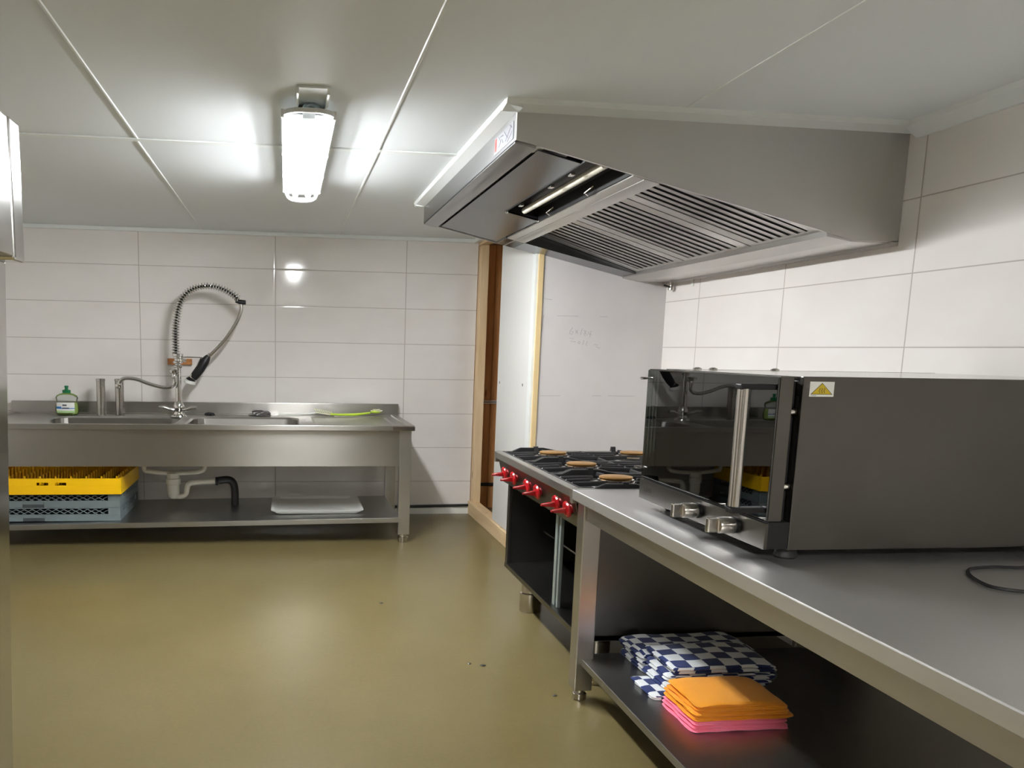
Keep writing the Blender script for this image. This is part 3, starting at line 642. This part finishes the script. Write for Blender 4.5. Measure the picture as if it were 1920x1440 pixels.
# ------------------------------------------------------------------ sink unit
SX0,SX1,SY0,SY1,SZT = -2.0,.845,4.85,5.735,.798
t = thing('sink_unit','long stainless double bowl sink unit with drainer and lower shelf','sink',(-.5,5.3,0))
def rrect(x0,x1,y0,y1,r,z,n=6):
    o = []
    for (cx,cy,a0) in ((x1-r,y1-r,0),(x0+r,y1-r,90),(x0+r,y0+r,180),(x1-r,y0+r,270)):
        o += [(cx+r*math.cos(math.radians(a0+90*k/n)),cy+r*math.sin(math.radians(a0+90*k/n)),z) for k in range(n+1)]
    return o
def sqring(x0,x1,y0,y1,z,hole):
    """outer ring with the vertex count of the hole, snapped to the rectangle"""
    cx,cy = (x0+x1)/2,(y0+y1)/2; o = []
    for (px,py,_) in hole:
        hx0,hx1 = min(p[0] for p in hole),max(p[0] for p in hole); hy0,hy1 = min(p[1] for p in hole),max(p[1] for p in hole)
        u = (px-(hx0+hx1)/2)/((hx1-hx0)/2); v = (py-(hy0+hy1)/2)/((hy1-hy0)/2); m = max(abs(u),abs(v))
        u/=m; v/=m; o.append((cx+u*(x1-x0)/2, cy+v*(y1-y0)/2, z))
    return o
m_ = MB(); yi0,yi1 = SY0+.035,SY1-.045
zi = SZT-.008
bowls = ((-1.945,-.702,-1.62,-.735),(-.702,.135,-.672,.09))
for (c0,c1,b0,b1) in bowls:
    h0 = rrect(b0,b1,SY0+.085,5.50,.10,zi); cell = sqring(c0,c1,yi0,yi1,zi,h0)
    m_.rings([cell,h0,rrect(b0+.010,b1-.010,SY0+.095,5.49,.095,zi-.012),rrect(b0+.022,b1-.022,SY0+.107,5.478,.09,.56),rrect(b0+.06,b1-.06,SY0+.15,5.44,.08,.535)],False,True)
# drainer
m_.rings([sqring(.135,.80,yi0,yi1,zi,rrect(.18,.74,yi0+.05,yi1-.10,.03,zi)),rrect(.18,.74,yi0+.05,yi1-.10,.03,zi),rrect(.20,.725,yi0+.07,yi1-.12,.03,zi-.007)],False,True)
# raised rim, lip
m_.box(SX0,SX1,SY0,yi0+.001,.765,SZT+.002,.003); m_.box(.80,SX1,yi0+.0013,yi1-.0013,.765,SZT+.002,.002); m_.box(SX0,SX0+.055,yi0+.0013,yi1-.0013,.765,SZT+.002,.002); m_.box(SX0,SX1,yi1-.001,SY1,.775,SZT,.002)
build('sink_top', m_, ST_X, t, True, 13)
build('backsplash', MB().box(SX0,SX1+.018,5.722,5.752,.79,.880,.004), ST_X, t)
build('lip_end_cap', MB().box(.70,.8455,SY0-.0012,SY0+.002,.768,.794,.001), ST_FRIDGE, t)
build('apron', MB().box(SX0+.01,.752,4.898,4.912,.522,.765,.001), ST_X, t)
build('apron', MB().box(.738,.752,4.912,5.60,.522,.765,.001), ST_X, t)
zs = lambda x: .150+(x+1.75)*.0112
m_ = MB(); a,b_ = SX0,.758
m_.hexa([(a,4.862,zs(a)-.034),(b_,4.862,zs(b_)-.034),(b_,5.62,zs(b_)-.034),(a,5.62,zs(a)-.034),(a,4.862,zs(a)),(b_,4.862,zs(b_)),(b_,5.62,zs(b_)),(a,5.62,zs(a))],.002)
build('shelf', m_, ST_SHELF, t)
for (lx,ly) in ((.752,4.885),(.752,5.575),(-1.98,4.885),(-1.98,5.575)):
    lg = build('leg', MB().box(lx,lx+.078,ly,ly+.055,.055,.766,.003), ST_Y, t)
    build('foot', MB().lathe([(.028,0),(.032,.004),(.032,.034),(.024,.038),(.024,.056)],(lx+.039,ly+.027,0),1.1,.9,18), SATIN, lg)
# ------------------------------------------------------------------ drain trap
t = thing('drain_pipe','white plastic drain trap under the sink with black elbow','pipe',(-.8,5.3,.17))
m_ = MB(); m_.tube(smooth_path([(-.985,5.3,.535),(-.985,5.3,.44),(-.95,5.3,.425),(-.86,5.3,.415),(-.79,5.3,.412),(-.68,5.3,.415),(-.61,5.3,.424),(-.575,5.3,.445),(-.575,5.3,.535)],5),.017,12)
build('waste_pipe', m_, OFFWHITE, t)
m_ = MB(); m_.lathe([(.040,.412),(.040,.375),(.046,.372),(.046,.335),(.038,.330),(.038,.262),(.030,.240),(.016,.230)],(-.79,5.3,0),1.12,.9,22)
build('trap_cup', m_, OFFWHITE, t)
m_ = MB(); m_.tube(smooth_path([(-.78,5.3,.25),(-.74,5.3,.245),(-.705,5.3,.262),(-.695,5.3,.30),(-.68,5.3,.335),(-.62,5.31,.345),(-.50,5.33,.348)],5),.019,12)
build('trap_pipe', m_, OFFWHITE, t)
m_ = MB(); m_.tube([(-.50,5.33,.348),(-.485,5.33,.348)],.030,14); m_.tube(smooth_path([(-.48,5.33,.352),(-.42,5.34,.356),(-.385,5.345,.34),(-.368,5.35,.29),(-.366,5.35,.17)],6),.027,12)
el = build('elbow_pipe', m_, RUBBER, t); el['label'] = 'black rubber elbow pipe'
# ------------------------------------------------------------------ pre-rinse faucet
FX,FY = -.775,5.52
t = thing('pre_rinse_faucet','tall chrome pre-rinse faucet with coiled spring hose behind the sink','faucet',(FX,FY,.79))
def fp(u,v,y=FY):   # point of the photo on the faucet's own upright plane
    Ki = Vector(((u-698.322)/1400,(v-845.915)/1400,1)); d = M.transposed() @ Ki; k = y/d.y; return Vector((d.x*k, y, 1.3+d.z*k))
m_ = MB(); m_.lathe([(.055,.79),(.052,.80),(.036,.806),(.030,.83),(.034,.845),(.034,.868),(.022,.895),(.0185,.90)],(FX,FY,0),1.15,.95,24); m_.lathe([(.0185,.90),(.0185,1.185)],(FX,FY,0),1.2,1,20)
m_.lathe([(.024,1.140),(.026,1.145),(.026,1.155),(.020,1.16)],(FX,FY,0),1.2,1,20); m_.lathe([(.021,1.17),(.029,1.175),(.029,1.186),(.022,1.19),(.020,1.205),(.028,1.208),(.028,1.220),(.033,1.224),(.033,1.240),(.024,1.244)],(FX,FY,0),1.2,1,20)
build('column', m_, CHROME, t)
for sgn in (-1,1):
    m_ = MB(); m_.tube([(FX+sgn*.03,FY-.01,.838),(FX+sgn*.065,FY-.02,.845),(FX+sgn*.10,FY-.03,.858),(FX+sgn*.135,FY-.035,.858)],[.016,.013,.016,.012],12)
    build('lever', m_, CHROME, t)
arc = [fp(330,664),fp(329.5,640),fp(329.5,618),fp(331,598),fp(335,576),fp(342,559),fp(354,546),fp(370,538.5),fp(388,536),fp(406,538),fp(422,544),fp(436,552),fp(448,561)]
path = smooth_path(arc,12)
build('spring_core', MB().tube(path,.0085,10), RUBBER, t)
# coil around the same path
turns = 44; n = len(path); Ls = [0]
for a,b_ in zip(path[:-1],path[1:]): Ls.append(Ls[-1]+(b_-a).length)
coil = []; per = 12
for k in range(turns*per+1):
    s = Ls[-1]*k/(turns*per)
    j = max(i for i in range(n) if Ls[i] <= s+1e-9); j = min(j,n-2); f = (s-Ls[j])/max(1e-9,Ls[j+1]-Ls[j])
    p = path[j].lerp(path[j+1],f); tg = (path[j+1]-path[j]).normalized(); nx = Vector((0,1,0)).cross(tg).normalized(); a = 2*PI*k/per
    vertical = abs(tg.z); rad = .026*vertical+.0205*(1-vertical)
    coil.append(p+nx*(rad*math.cos(a))+Vector((0,1,0))*(.024*math.sin(a)))
build('spring', MB().tube(coil,.0046,6), CHROME, t)
build('spring_end', MB().tube([fp(442,564),fp(452,567),fp(461,567)],[.013,.019,.015],12), BLACK, t)
hose = smooth_path([fp(452,570),fp(452.5,580),fp(447,597),fp(437,615),fp(424,634),fp(410,650),fp(399,661),fp(391,669)],8)
build('hose', MB().tube(hose,.0125,10), SATIN, t)
gun = MB(); gun.tube([fp(391,667),fp(388,672),fp(384,678),fp(375,692),fp(366,704),fp(362,709)],[.016,.025,.032,.033,.031,.026],14)
g_ = build('spray_handle', gun, BLACK, t)
build('spray_neck', MB().tube([fp(394,663),fp(389.5,669.5)],[.013,.015],12), CHROME, g_)
build('trigger', MB().tube([fp(376,671),fp(371,682),fp(366,693),fp(361,704)],[.007,.007,.007,.006],8), CHROME, g_)
build('spray_collar', MB().tube([fp(364,704),fp(360,710)],[.025,.024],14), SATIN, g_)
hd_ = MB(); c0 = fp(361,708); c1 = fp(357.5,714); hd_.tube([c0,(c0+c1)/2,c1],[.020,.030,.040],16); build('spray_head', hd_, BLACK, g_)
c2 = fp(357,713.5); c3 = fp(355.6,719); build('spray_plate', MB().tube([c2,c3,fp(355.2,720.5)],[.043,.043,.036],20), WHITE_PL, g_)
m_ = MB(); m_.tube([fp(334,670),fp(350,669.5),fp(372,670),fp(386,671)],.0045,8); build('hose_hook', m_, CHROME, t)
m_ = MB(); m_.tube([fp(334,675.5),fp(349,675.5)],.010,10); m_.tube([fp(345,671.5),fp(345,679)],.012,10); build('wall_fixing', m_, CHROME, t)
YSP = 5.46
def fs(u,v): return fp(u,v,YSP)
m_ = MB(); m_.tube(smooth_path([fp(332,699,5.49),fs(327,703),fs(328,712),fs(327,719),fs(321,725),fs(310,726.5),fs(298,725),fs(278,719),fs(258,711.5),fs(242,709),fs(232,710),fs(226,714),fs(223,720),fs(222,726)],6),.0135,12)
build('spout', m_, CHROME, t)
m_ = MB(); m_.lathe([(.016,0),(.018,.006),(.018,.028),(.014,.03)],fs(222,728)-Vector((0,0,.0)),1.3,1,16); build('spout_tip', m_, CHROME, t)
m_ = MB(); m_.lathe([(.012,0),(.012,.025),(.026,.03),(.028,.046),(.018,.052)],fs(325.5,706.5),1.25,1,18); build('spout_valve', m_, CHROME, t)
tag(build('wood_block', MB().box(-.882,-.705,5.748,5.779,1.157,1.203,.003), BLOCKW), 'small brown wooden block on the tiles behind the faucet','block')
# ------------------------------------------------------------------ things on the sink
for k,(bx,lab) in enumerate(((-1.325,'steel standpipe tube beside the soap bottle'),(-1.195,'steel standpipe tube under the tip of the faucet spout'))):
    tt = thing('standpipe',lab,'pipe',(bx,5.56,.7915),'steel overflow tubes on the sink')
    build('tube', MB().lathe([(.027,0),(.027,.245),(.029,.247),(.029,.262),(.025,.262),(.025,.2)],(bx,5.56,.7915),1.15,.95,24,True,False), STANDP, tt)
BX,BY,BZ = -1.565,5.57,.7915
t = thing('dish_soap_bottle','clear bottle of green dish soap with green cap','bottle',(BX,BY,BZ))
bp_ = [(.060,0),(.071,.006),(.077,.03),(.076,.055),(.070,.085),(.066,.098),(.070,.112),(.073,.124),(.066,.140),(.045,.152),(.026,.157),(.024,.162)]
build('bottle_body', MB().lathe(bp_,(BX,BY,BZ),1.06,.55,28,True,False), BOTTLE, t)
build('liquid', MB().lathe([(.055,.002),(.068,.008),(.074,.03),(.073,.055),(.067,.085),(.064,.088)],(BX,BY,BZ+.0006),1.06,.55,28), LIQUID, t)
m_ = MB()
for k in range(9): pass
def lab(u0,u1,z0,z1,off,mat,name,par):
    q = MB(); n_ = 10; rows = []
    for zz in (z0,z1):
        row = []
        for i in range(n_+1):
            a = math.radians(u0+(u1-u0)*i/n_)
            row.append((BX+(.077+off)*1.06*math.sin(a),BY-(.077+off)*.55*math.cos(a),BZ+zz))
        rows.append(row)
    vv = [[q.bm.verts.new(p) for p in r] for r in rows]
    for i in range(n_): q.bm.faces.new((vv[0][i],vv[0][i+1],vv[1][i+1],vv[1][i]))
    return build(name,q,mat,par,True,60,False)
lb = lab(-52,46,.018,.090,.0012,STW,'bottle_label',t); lb['label'] = 'white, blue and green label'
lab(-52,46,.046,.062,.0018,STB,'label_band',lb); lab(-20,46,.052,.066,.0022,STW,'label_band',lb); lab(-15,17,.049,.055,.0026,STK,'label_lettering',lb); lab(-52,46,.018,.034,.0018,STGR,'label_band',lb); lab(-14,6,.066,.078,.0022,STG,'label_picture',lb)
build('cap', MB().lathe([(.027,.158),(.027,.178),(.012,.182),(.010,.194),(.014,.199),(.013,.208),(.006,.210)],(BX,BY,BZ),1.06,.8,20), GREENCAP, t)
rnd = random.Random(5)
def wool(cx,cy,z,rx,ry,rz,n_,r,seed):
    rr = random.Random(seed); pts = []
    for k in range(n_):
        a = rr.uniform(0,2*PI); e = rr.uniform(0,1)**.5; h = rr.random()
        env = math.sqrt(max(0,1-e*e))
        pts.append((cx+rx*e*math.cos(a),cy+ry*e*math.sin(a),z+r+rz*h*env))
    return MB().tube(smooth_path(pts,4),r,4)
tag(build('scouring_pad', wool(-.565,5.62,.7905,.040,.03,.018,40,.004,3), RUBBER), 'small black scouring pad on the sink right of the faucet','scourer')
tag(build('steel_wool_pad', wool(-.20,5.62,.7905,.082,.05,.040,110,.005,4), SPONGE), 'dark grey steel wool scourer on the back of the sink','scourer')
# brushes
t = thing('dish_brush','lime green dish brush with pale round head at the drainer','brush',(.5,5.64,.80))
build('handle', MB().tube([(.33,5.63,.806),(.40,5.63,.802),(.52,5.635,.803),(.60,5.64,.812),(.635,5.64,.818)],[.010,.012,.013,.011,.010],10,(1,1,.75)), LIME, t)
m_ = MB(); m_.lathe([(.012,-.006),(.030,-.004),(.036,.004),(.030,.012),(.012,.015)],(.675,5.64,.822),1.15,.9,18); build('head', m_, LIME, t)
m_ = MB()
for k in range(26):
    a = 2*PI*k/13; rr_ = .034 if k < 13 else .02
    m_.tube([(.675+rr_*.6*math.cos(a),5.64+rr_*.6*math.sin(a),.83),(.682+rr_*1.35*math.cos(a),5.64+rr_*math.sin(a),.838+(.006 if k>=13 else -.004))],.0038,5)
build('bristles', m_, BRISTLE, t)
t = thing('dish_brush','white dish brush with slanted bristles beside the steel wool','brush',(.2,5.66,.80))
build('handle', MB().tube([(-.06,5.66,.800),(.08,5.66,.800),(.18,5.66,.806),(.22,5.66,.814)],[.006,.007,.008,.009],8), WHITE_PL, t)
m_ = MB().hexa([(.215,5.635,.812),(.36,5.635,.792),(.36,5.685,.792),(.215,5.685,.812),(.22,5.635,.822),(.362,5.635,.800),(.362,5.685,.800),(.22,5.685,.822)],.003); build('head', m_, BRISTLE, t)
m_ = MB()
for i in range(9):
    for j in range(3): m_.tube([(.228+.015*i,5.645+.015*j,.822-.0024*i),(.213+.015*i,5.645+.015*j,.846-.0026*i)],.0045,5)
build('bristles', m_, BRISTLE, t)
# ------------------------------------------------------------------ dish racks on the sink shelf
RX0,RX1,RY0,RY1 = -1.905,-1.075,4.925,5.52
def grey_rack(z0, lab):
    t = thing('dish_rack',lab,'rack',(-1.49,5.2,z0),'grey dish racks under the sink')
    z1,z2 = z0+.044,z0+.0885; m_ = MB()
    # base band with handle recess
    m_.box(RX0,RX0+.22,RY0,RY0+.010,z0,z1,.002); m_.box(RX1-.50+.025,RX1,RY0,RY0+.010,z0,z1,.002); m_.box(RX0,RX1,RY0+.004,RY0+.011,z0+.022,z1); m_.box(RX0,RX1,RY1-.010,RY1,z0,z1,.002)
    m_.box(RX1-.010,RX1,RY0+.0112,RY1-.0102,z0,z1,.002); m_.box(RX0,RX0+.010,RY0+.0112,RY1-.0102,z0,z1,.002); m_.box(RX0+.01,RX1-.01,RY0+.01,RY1-.01,z0,z0+.006)
    build('base', m_, GREYP, t)
    m_ = MB(); zt = z2-.005
    m_.box(RX0,RX1,RY0,RY0+.008,zt,z2); m_.box(RX0,RX1,RY1-.008,RY1,zt,z2); m_.box(RX1-.008,RX1,RY0+.0082,RY1-.0082,zt,z2); m_.box(RX0,RX0+.008,RY0+.0082,RY1-.0082,zt,z2)
    m_.box(RX1-.075,RX1,RY0+.0003,RY0+.010,z1,zt); m_.box(RX0,RX0+.075,RY0+.0003,RY0+.010,z1,zt); m_.box(RX1-.010,RX1-.0003,RY0+.0102,RY0+.09,z1,zt); m_.box(RX1-.010,RX1-.0003,RY1-.09,RY1-.0003,z1,zt)
    build('rim', m_, GREYP, t)
    m_ = MB(); p = .049; k = 0; x = RX0+.07
    hgt = zt-z1; run = .075
    while x < RX1-.075:
        for sgn in (1,-1):
            a,b_ = (x,x+run) if sgn > 0 else (x+run,x)
            b_2 = min(max(b_,RX0),RX1-.07)
            m_.tube([(a,RY0+.005,z1),(b_,RY0+.005,zt)] if max(a,b_) < RX1-.07 else [(a,RY0+.005,z1 if a < b_ else zt)][:1]+[(x+.03,RY0+.005,(z1+zt)/2)],.0024,4)
        x += p
    y = RY0+.09
    while y < RY1-.15:
        m_.tube([(RX1-.005,y,z1),(RX1-.005,y+.06,zt)],.0024,4); m_.tube([(RX1-.005,y+.06,z1),(RX1-.005,y,zt)],.0024,4); y += .042
    build('lattice', m_, GREYP, t)
    m_ = MB()
    for i in range(8): m_.box(RX0+.02,RX1-.02,RY0+.05+i*.065,RY0+.055+i*.065,z0+.006,z0+.03)
    build('inner_grid', m_, GREYD, t)
    build('handle_recess', MB().box(RX0+.221,RX1-.476,RY0+.0025,RY0+.0038,z0+.001,z0+.021), GREYD, t, False)
    return t
zb = zs(-1.49)+.0055
grey_rack(zb,'grey lattice dish rack at the bottom of the stack under the sink'); grey_rack(zb+.0895,'grey lattice dish rack directly under the yellow rack')
YZ0 = zb+.18; t = thing('dish_rack','yellow dish rack on top of the grey racks under the sink','rack',(-1.49,5.2,YZ0))
YX0,YX1,YY0,YY1 = -1.93,-1.062,4.905,5.50
m_ = MB(); zt = YZ0+.103
# front wall with two slots
xs = (-1.585,-1.512,-1.475,-1.402)
m_.box(YX0,YX1,YY0,YY0+.009,YZ0,YZ0+.058,.0015); m_.box(YX0,YX1,YY0,YY0+.009,YZ0+.078,zt-.001); m_.box(YX0,xs[0],YY0,YY0+.009,YZ0+.058,YZ0+.078); m_.box(xs[1],xs[2],YY0,YY0+.009,YZ0+.058,YZ0+.078); m_.box(xs[3],YX1,YY0,YY0+.009,YZ0+.058,YZ0+.078)
m_.box(YX1-.009,YX1,YY0+.0092,YY1-.0092,YZ0,zt-.001); m_.box(YX0,YX0+.009,YY0+.0092,YY1-.0092,YZ0,zt-.001); m_.box(YX0,YX1,YY1-.009,YY1,YZ0,zt-.001)
m_.box(YX0-.001,YX1+.001,YY0-.001,YY0+.014,zt-.008,zt,.002); m_.box(YX1-.014,YX1+.001,YY0+.0142,YY1+.001,zt-.008,zt,.002); m_.box(YX0+.009,YX1-.009,YY0+.009,YY1-.009,YZ0,YZ0+.006)
build('walls', m_, YEL, t)
m_ = MB()
for i in range(9):
    x = YX0+.06+i*.096
    for j in range(8):
        y = YY0+.05+j*.068; m_.prism([(y,YZ0+.005),(y+.05,YZ0+.005),(y+.030,zt+.004),(y+.018,zt+.004)],'x',x-.005,x+.005)
    m_.box(x-.005,x+.005,YY0+.012,YY1-.012,YZ0+.004,YZ0+.05)
build('peg_rows', m_, YEL, t)
# ------------------------------------------------------------------ white tray on the sink shelf
t0x,t1x,t0y,t1y = -.10,.53,5.0,5.53
zt0 = zs(.2)+.004
m_ = MB(); m_.rings([rrect(t0x+.03,t1x-.03,t0y+.02,t1y-.02,.04,zt0),rrect(t0x,t1x,t0y,t1y,.05,zt0+.018),rrect(t0x-.004,t1x+.004,t0y-.004,t1y+.004,.052,zt0+.021),rrect(t0x+.008,t1x-.008,t0y+.008,t1y-.008,.045,zt0+.021),rrect(t0x+.032,t1x-.032,t0y+.024,t1y-.024,.04,zt0+.005)],True,True)
tag(build('serving_tray', m_, WHITE_PL), 'flat white plastic tray lying on the shelf under the sink','tray')
# ------------------------------------------------------------------ refrigerator at the left edge
t = thing('refrigerator','tall stainless refrigerator at the left edge of the view','refrigerator',(-1.2,1.35,0))
build('body', MB().box(-1.75,-.712,.86,1.805,.13,1.772,.004), ST_FRIDGE, t)
build('door', MB().hexa([(-.71,.86,.13),(-.670,.86,.13),(-.670,1.805,.13),(-.71,1.805,.13),(-.671,.86,1.482),(-.627,.86,1.482),(-.627,1.805,1.482),(-.671,1.805,1.482)],.006), ST_FRIDGE, t)
build('top_panel', MB().box(-.671,-.588,.85,1.738,1.486,1.775,.004), ST_FRIDGE, t)
build('panel_edge', MB().box(-.671,-.586,1.741,1.806,1.478,1.777,.006), ST_FRIDGE, t)
build('handle', MB().tube([(-.60,.93,.8),(-.60,.93,1.35)],.012,10), SATIN, t)
for (fx,fy) in ((-.76,1.7),(-.76,.95),(-1.65,1.7),(-1.65,.95)):
    build('foot', MB().lathe([(.035,0),(.035,.131)],(fx,fy,0),1.1,.9,16), SATIN, t)
# ------------------------------------------------------------------ crumbs on the floor
for k,(x,y,r,lb_) in enumerate(((.489,3.682,.007,'tiny dark crumb on the floor in front of the sink, by itself'),(.763,2.909,.006,'tiny dark crumb on the floor, left one of the pair before the range'),(.815,2.889,.009,'dark crumb on the floor, right one of the pair before the range'),(1.02,2.60,.006,'tiny dark crumb on the floor beside the foot of the work table'))):
    tag(build('floor_crumb', MB().lathe([(r*.6,0),(r,.002),(r*.4,.005)],(x,y,0),1.6,1,7), STK), lb_, 'crumb', 'crumbs on the floor')
